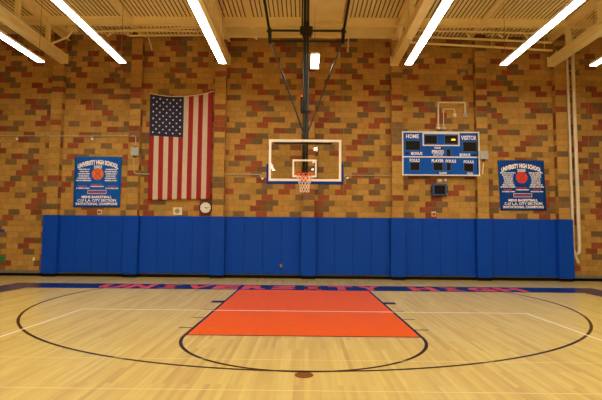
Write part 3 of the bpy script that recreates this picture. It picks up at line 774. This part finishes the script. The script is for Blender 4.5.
# conduit crosses in front of the pilaster on stand-offs
pipe('wall_conduit', [atY(45.5, 136, KY), (atY(47.5, 136, PY_).x, PY_, atY(47, 136, PY_).z), (atY(62.5, 136, PY_).x, PY_, atY(62, 136, PY_).z), atY(64.5, 136.1, KY), atY(129, 136, KY), atY(131.5, 136, PY_), atY(135.6, 136, PY_), atY(135.8, 146.6, PY_)], .017, 'conduit', 'thin grey conduit above the 2002 banner, bending down to a grey box', 'conduit', 'thin conduits along the brick wall', .05, 8)
t = thing('electrical_box', 'grey square electrical box on the brick left of the flag', 'electrical box', tuple(atY(134, 151.5, PIL-.1)))
p = atY(134.3, 151.4, PIL-.1); MB().box(p.x-.14, p.x+.14, PIL-.1, PIL+.0005, p.z-.15, p.z+.15, 'grey', .01).build('case', t)
MB().box(p.x-.01, p.x+.05, PIL-.07, PIL-.01, p.z+.151, p.z+.19, 'dark').build('connector', t); MB().box(p.x-.04, p.x+.02, PIL-.07, PIL-.01, p.z-.2, p.z-.151, 'dark').build('connector', t)
conduit([(133.8, 158), (134.2, 173.6), (149.2, 174)], Y=PY_, label='thin grey conduit bending from the grey box to the flag')
conduit([(215, 174.3), (261.5, 174.4)], 'thin grey conduit between the flag and the backboard')
conduit([(349.5, 175.2), (402.8, 175.8)], 'thin grey conduit between the backboard and the scoreboard')
for px, py, nm in ((17, 139, 'on the conduit at the far left edge'), (92.3, 139, 'on the conduit above the 2002 banner'), (262.4, 178.4, 'low beside the left edge of the backboard'), (347.4, 178, 'low beside the right edge of the backboard')):
    p = atY(px, py, WALL-.11)
    t = thing('camera_fitting', 'tiny white round fitting '+nm, 'fitting', (p.x, WALL, p.z), 'tiny white wall fittings')
    MB().disc((p.x, p.z), .038, WALL-.13, WALL-.09, 'print', 20).build('head', t)
    MB().tube([(p.x, WALL-.09, p.z), (p.x-.03, WALL-.05, p.z+.05), (p.x-.05, WALL+.0005, p.z+.09)], .02, 'dark', 8).build('arm', t)
    MB().box(p.x-.10, p.x-.02, WALL-.04, WALL+.0005, p.z+.06, p.z+.12, 'conduit', .006).build('base', t)
boxat('cover_plate', 120, 72, .2, .12, .02, 'plate', 'faint tan cover plate on the dark brick below the second light', 'cover plate', 'tan cover plates high on the wall', .004)
boxat('cover_plate', 462.8, 74, .16, .14, .02, 'plate', 'faint tan cover plate on the dark brick above the scoreboard', 'cover plate', 'tan cover plates high on the wall', .004)
boxat('cover_plate', 33.5, 259, .07, .12, .02, 'beige', 'small beige outlet plate low on the brick beside the padding', 'cover plate', None, .004)

# clock
p = atY(205.4, 207.6, WALL-.07); ck = thing('wall_clock', 'round wall clock with white face and black rim under the flag', 'clock', (p.x, WALL, p.z))
m_ = MB(); r0 = .215; ringp = [(p.x+r0*math.cos(2*math.pi*k/40), WALL-.055, p.z+r0*math.sin(2*math.pi*k/40)) for k in range(40)]; m_.tube(ringp, .024, 'dark', 8, closed=True); m_.disc((p.x, p.z), r0, WALL-.05, WALL+.0005, 'dark', 40); m_.build('rim', ck)
MB().disc((p.x, p.z), r0-.012, WALL-.056, WALL-.0505, 'clockface', 40).build('dial', ck)
m_ = MB()
for k in range(12):
    a1 = math.pi/6*k
    q0 = Vector((p.x+.155*math.cos(a1), 0, p.z+.155*math.sin(a1))); q1 = Vector((p.x+.182*math.cos(a1), 0, p.z+.182*math.sin(a1))); nn = Vector((-math.sin(a1), 0, math.cos(a1)))*.006
    m_.add([(q.x, WALL-.0575, q.z) for q in (q0-nn, q1-nn, q1+nn, q0+nn)], [(0, 1, 2, 3)], 'dark')
m_.build('hour_marks', ck)
def hand(ang, L_, w):
    d = Vector((math.cos(ang), 0, math.sin(ang))); nn = Vector((-d.z, 0, d.x))*w; c0 = Vector((p.x, WALL-.060, p.z))
    MB().add([c0-d*.03-nn, c0+d*L_-nn*.5, c0+d*L_+nn*.5, c0-d*.03+nn], [(0, 1, 2, 3)], 'dark').build('hand', ck)
hand(.1, .14, .008); hand(-.5, .085, .011)
MB().disc((p.x, p.z), .014, WALL-.064, WALL-.057, 'dark', 12).build('hub', ck)
# beige speaker
p = atY(177.3, 211.3, WALL-.09); sp = thing('wall_speaker', 'small beige square wall speaker left of the clock', 'speaker', (p.x, WALL, p.z-.14))
MB().box(p.x-.155, p.x+.155, WALL-.09, WALL+.0005, p.z-.135, p.z+.14, 'beige', .012).build('case', sp)
MB().disc((p.x, p.z+.01), .085, WALL-.096, WALL-.0905, 'grille', 28).build('grille', sp)
# alarm boxes just above the pads
for px, py, nm in ((99.3, 212.2, 'just below the 2002 banner'), (434, 214.2, 'above the pads below the little display')):
    p = atY(px, py, WALL-.06); t = thing('alarm_box', 'tiny red and white alarm box '+nm, 'alarm box', (p.x, WALL, p.z), 'tiny red alarm boxes')
    MB().box(p.x-.075, p.x+.075, WALL-.05, WALL+.0005, p.z-.08, p.z+.09, 'beige', .005).build('back_box', t)
    MB().box(p.x-.055, p.x+.055, WALL-.075, WALL-.051, p.z-.045, p.z+.05, 'copper', .008).build('cover', t)
# dark socket in the pad
p = atY(281, 265.6, WALL-.09)
t = thing('pad_socket', 'round bronze socket cover set low in a blue pad left of the basket', 'socket cover', (p.x, WALL-.09, p.z))
MB().disc((p.x, p.z), .075, WALL-.084, WALL-.0725, 'bronze', 28).build('plate', t)
MB().box(p.x-.014, p.x+.014, WALL-.092, WALL-.0845, p.z-.045, p.z+.045, 'grey', .003).build('flap', t)
# plates at the far left edge
p = atY(4, 230.8, WALL-.03); MB().box(p.x-1.2, p.x, WALL-.03, WALL+.0005, p.z-.055, p.z+.055, 'bluebar', .006).build('blue_strip', label='dark blue strip on the brick cut by the left edge', category='strip')
p = atY(4.8, 259, WALL-.03); MB().box(p.x-.5, p.x, WALL-.03, WALL+.0005, p.z-.09, p.z+.09, 'green', .006).build('green_plate', label='green plate low on the brick cut by the left edge', category='plate')

# white vertical pipes at the right
WY = WALL-.13
xt = (atY(563.5, 60, WY).x+atY(571, 250, WY).x)/2; xu = (atY(571.5, 60, WY).x+atY(577.5, 250, WY).x)/2
xl, xr = atY(571.8, 200, WY).x, atY(577.8, 200, WY).x
topx = (atY(566, 75, WY).x, atY(571.8, 75, WY).x)
zlow = atY(573, 250, WY).z; q = atY(578.5, 263, WY)
pA = pipe('wall_pipe', [(topx[0]+.05, WY, DECK-.02), (xl, WY, zlow), (q.x, WY+.02, q.z)], .050, 'pipe', 'left of the two tall white pipes, ending in a kicked foot', 'pipe', 'tall white wall pipes', .12, 14)
q2 = atY(576.8, 253, WY)
pB = pipe('wall_pipe', [(topx[1]+.05, WY, DECK-.02), (xr, WY, q2.z+.18), (xr-.02, WY, q2.z), (xr-.12, WALL-.0, q2.z-.05)], .062, 'pipe', 'right of the two tall white pipes, turning into the wall', 'pipe', 'tall white wall pipes', .12, 14)
for k, yy in enumerate((70, 88.5, 114.5, 155, 206.5, 243)):
    t_ = (DECK-atY(570, yy, WY).z)/(DECK-zlow)
    xc = (topx[0]+topx[1])/2+.05+t_*((xl+xr)/2-(topx[0]+topx[1])/2-.05); z = atY(572, yy, WY).z
    MB().box(xc-.2, xc+.25, WY+.075, WALL+.0005, z-.02, z+.02, 'conduit', .004).build('pipe_bracket', label='thin metal bracket behind the white pipes, number %s from the top' % ('one', 'two', 'three', 'four', 'five', 'six')[k], category='bracket', group='brackets behind the white pipes')
# small sensor under the short beam
p = atY(256.5, 36.8, 2.57); m_ = MB().tube([(p.x, 2.57, 8.34), (p.x, 2.57, 8.28)], .05, 'white_frame', 12); m_.tube([(p.x, 2.57, 8.28), (p.x, 2.57, 8.25)], .028, 'white_frame', 12)
m_.build('ceiling_sensor', label='tiny white sensor under the short beam left of the mast', category='sensor')

# ------------------------------------------------------------------ world and view
w = bpy.data.worlds.new('world'); scene.world = w; w.use_nodes = True
w.node_tree.nodes['Background'].inputs[0].default_value = (.02, .018, .015, 1); w.node_tree.nodes['Background'].inputs[1].default_value = 1
scene.view_settings.view_transform = 'Standard'; scene.view_settings.look = 'None'; scene.view_settings.gamma = 1
scene.view_settings.use_curve_mapping = False; scene.view_settings.exposure = 0.82
scene.cycles.max_bounces = 8; scene.cycles.diffuse_bounces = 5; scene.cycles.use_denoising = True
scene.cycles.sample_clamp_indirect = 6
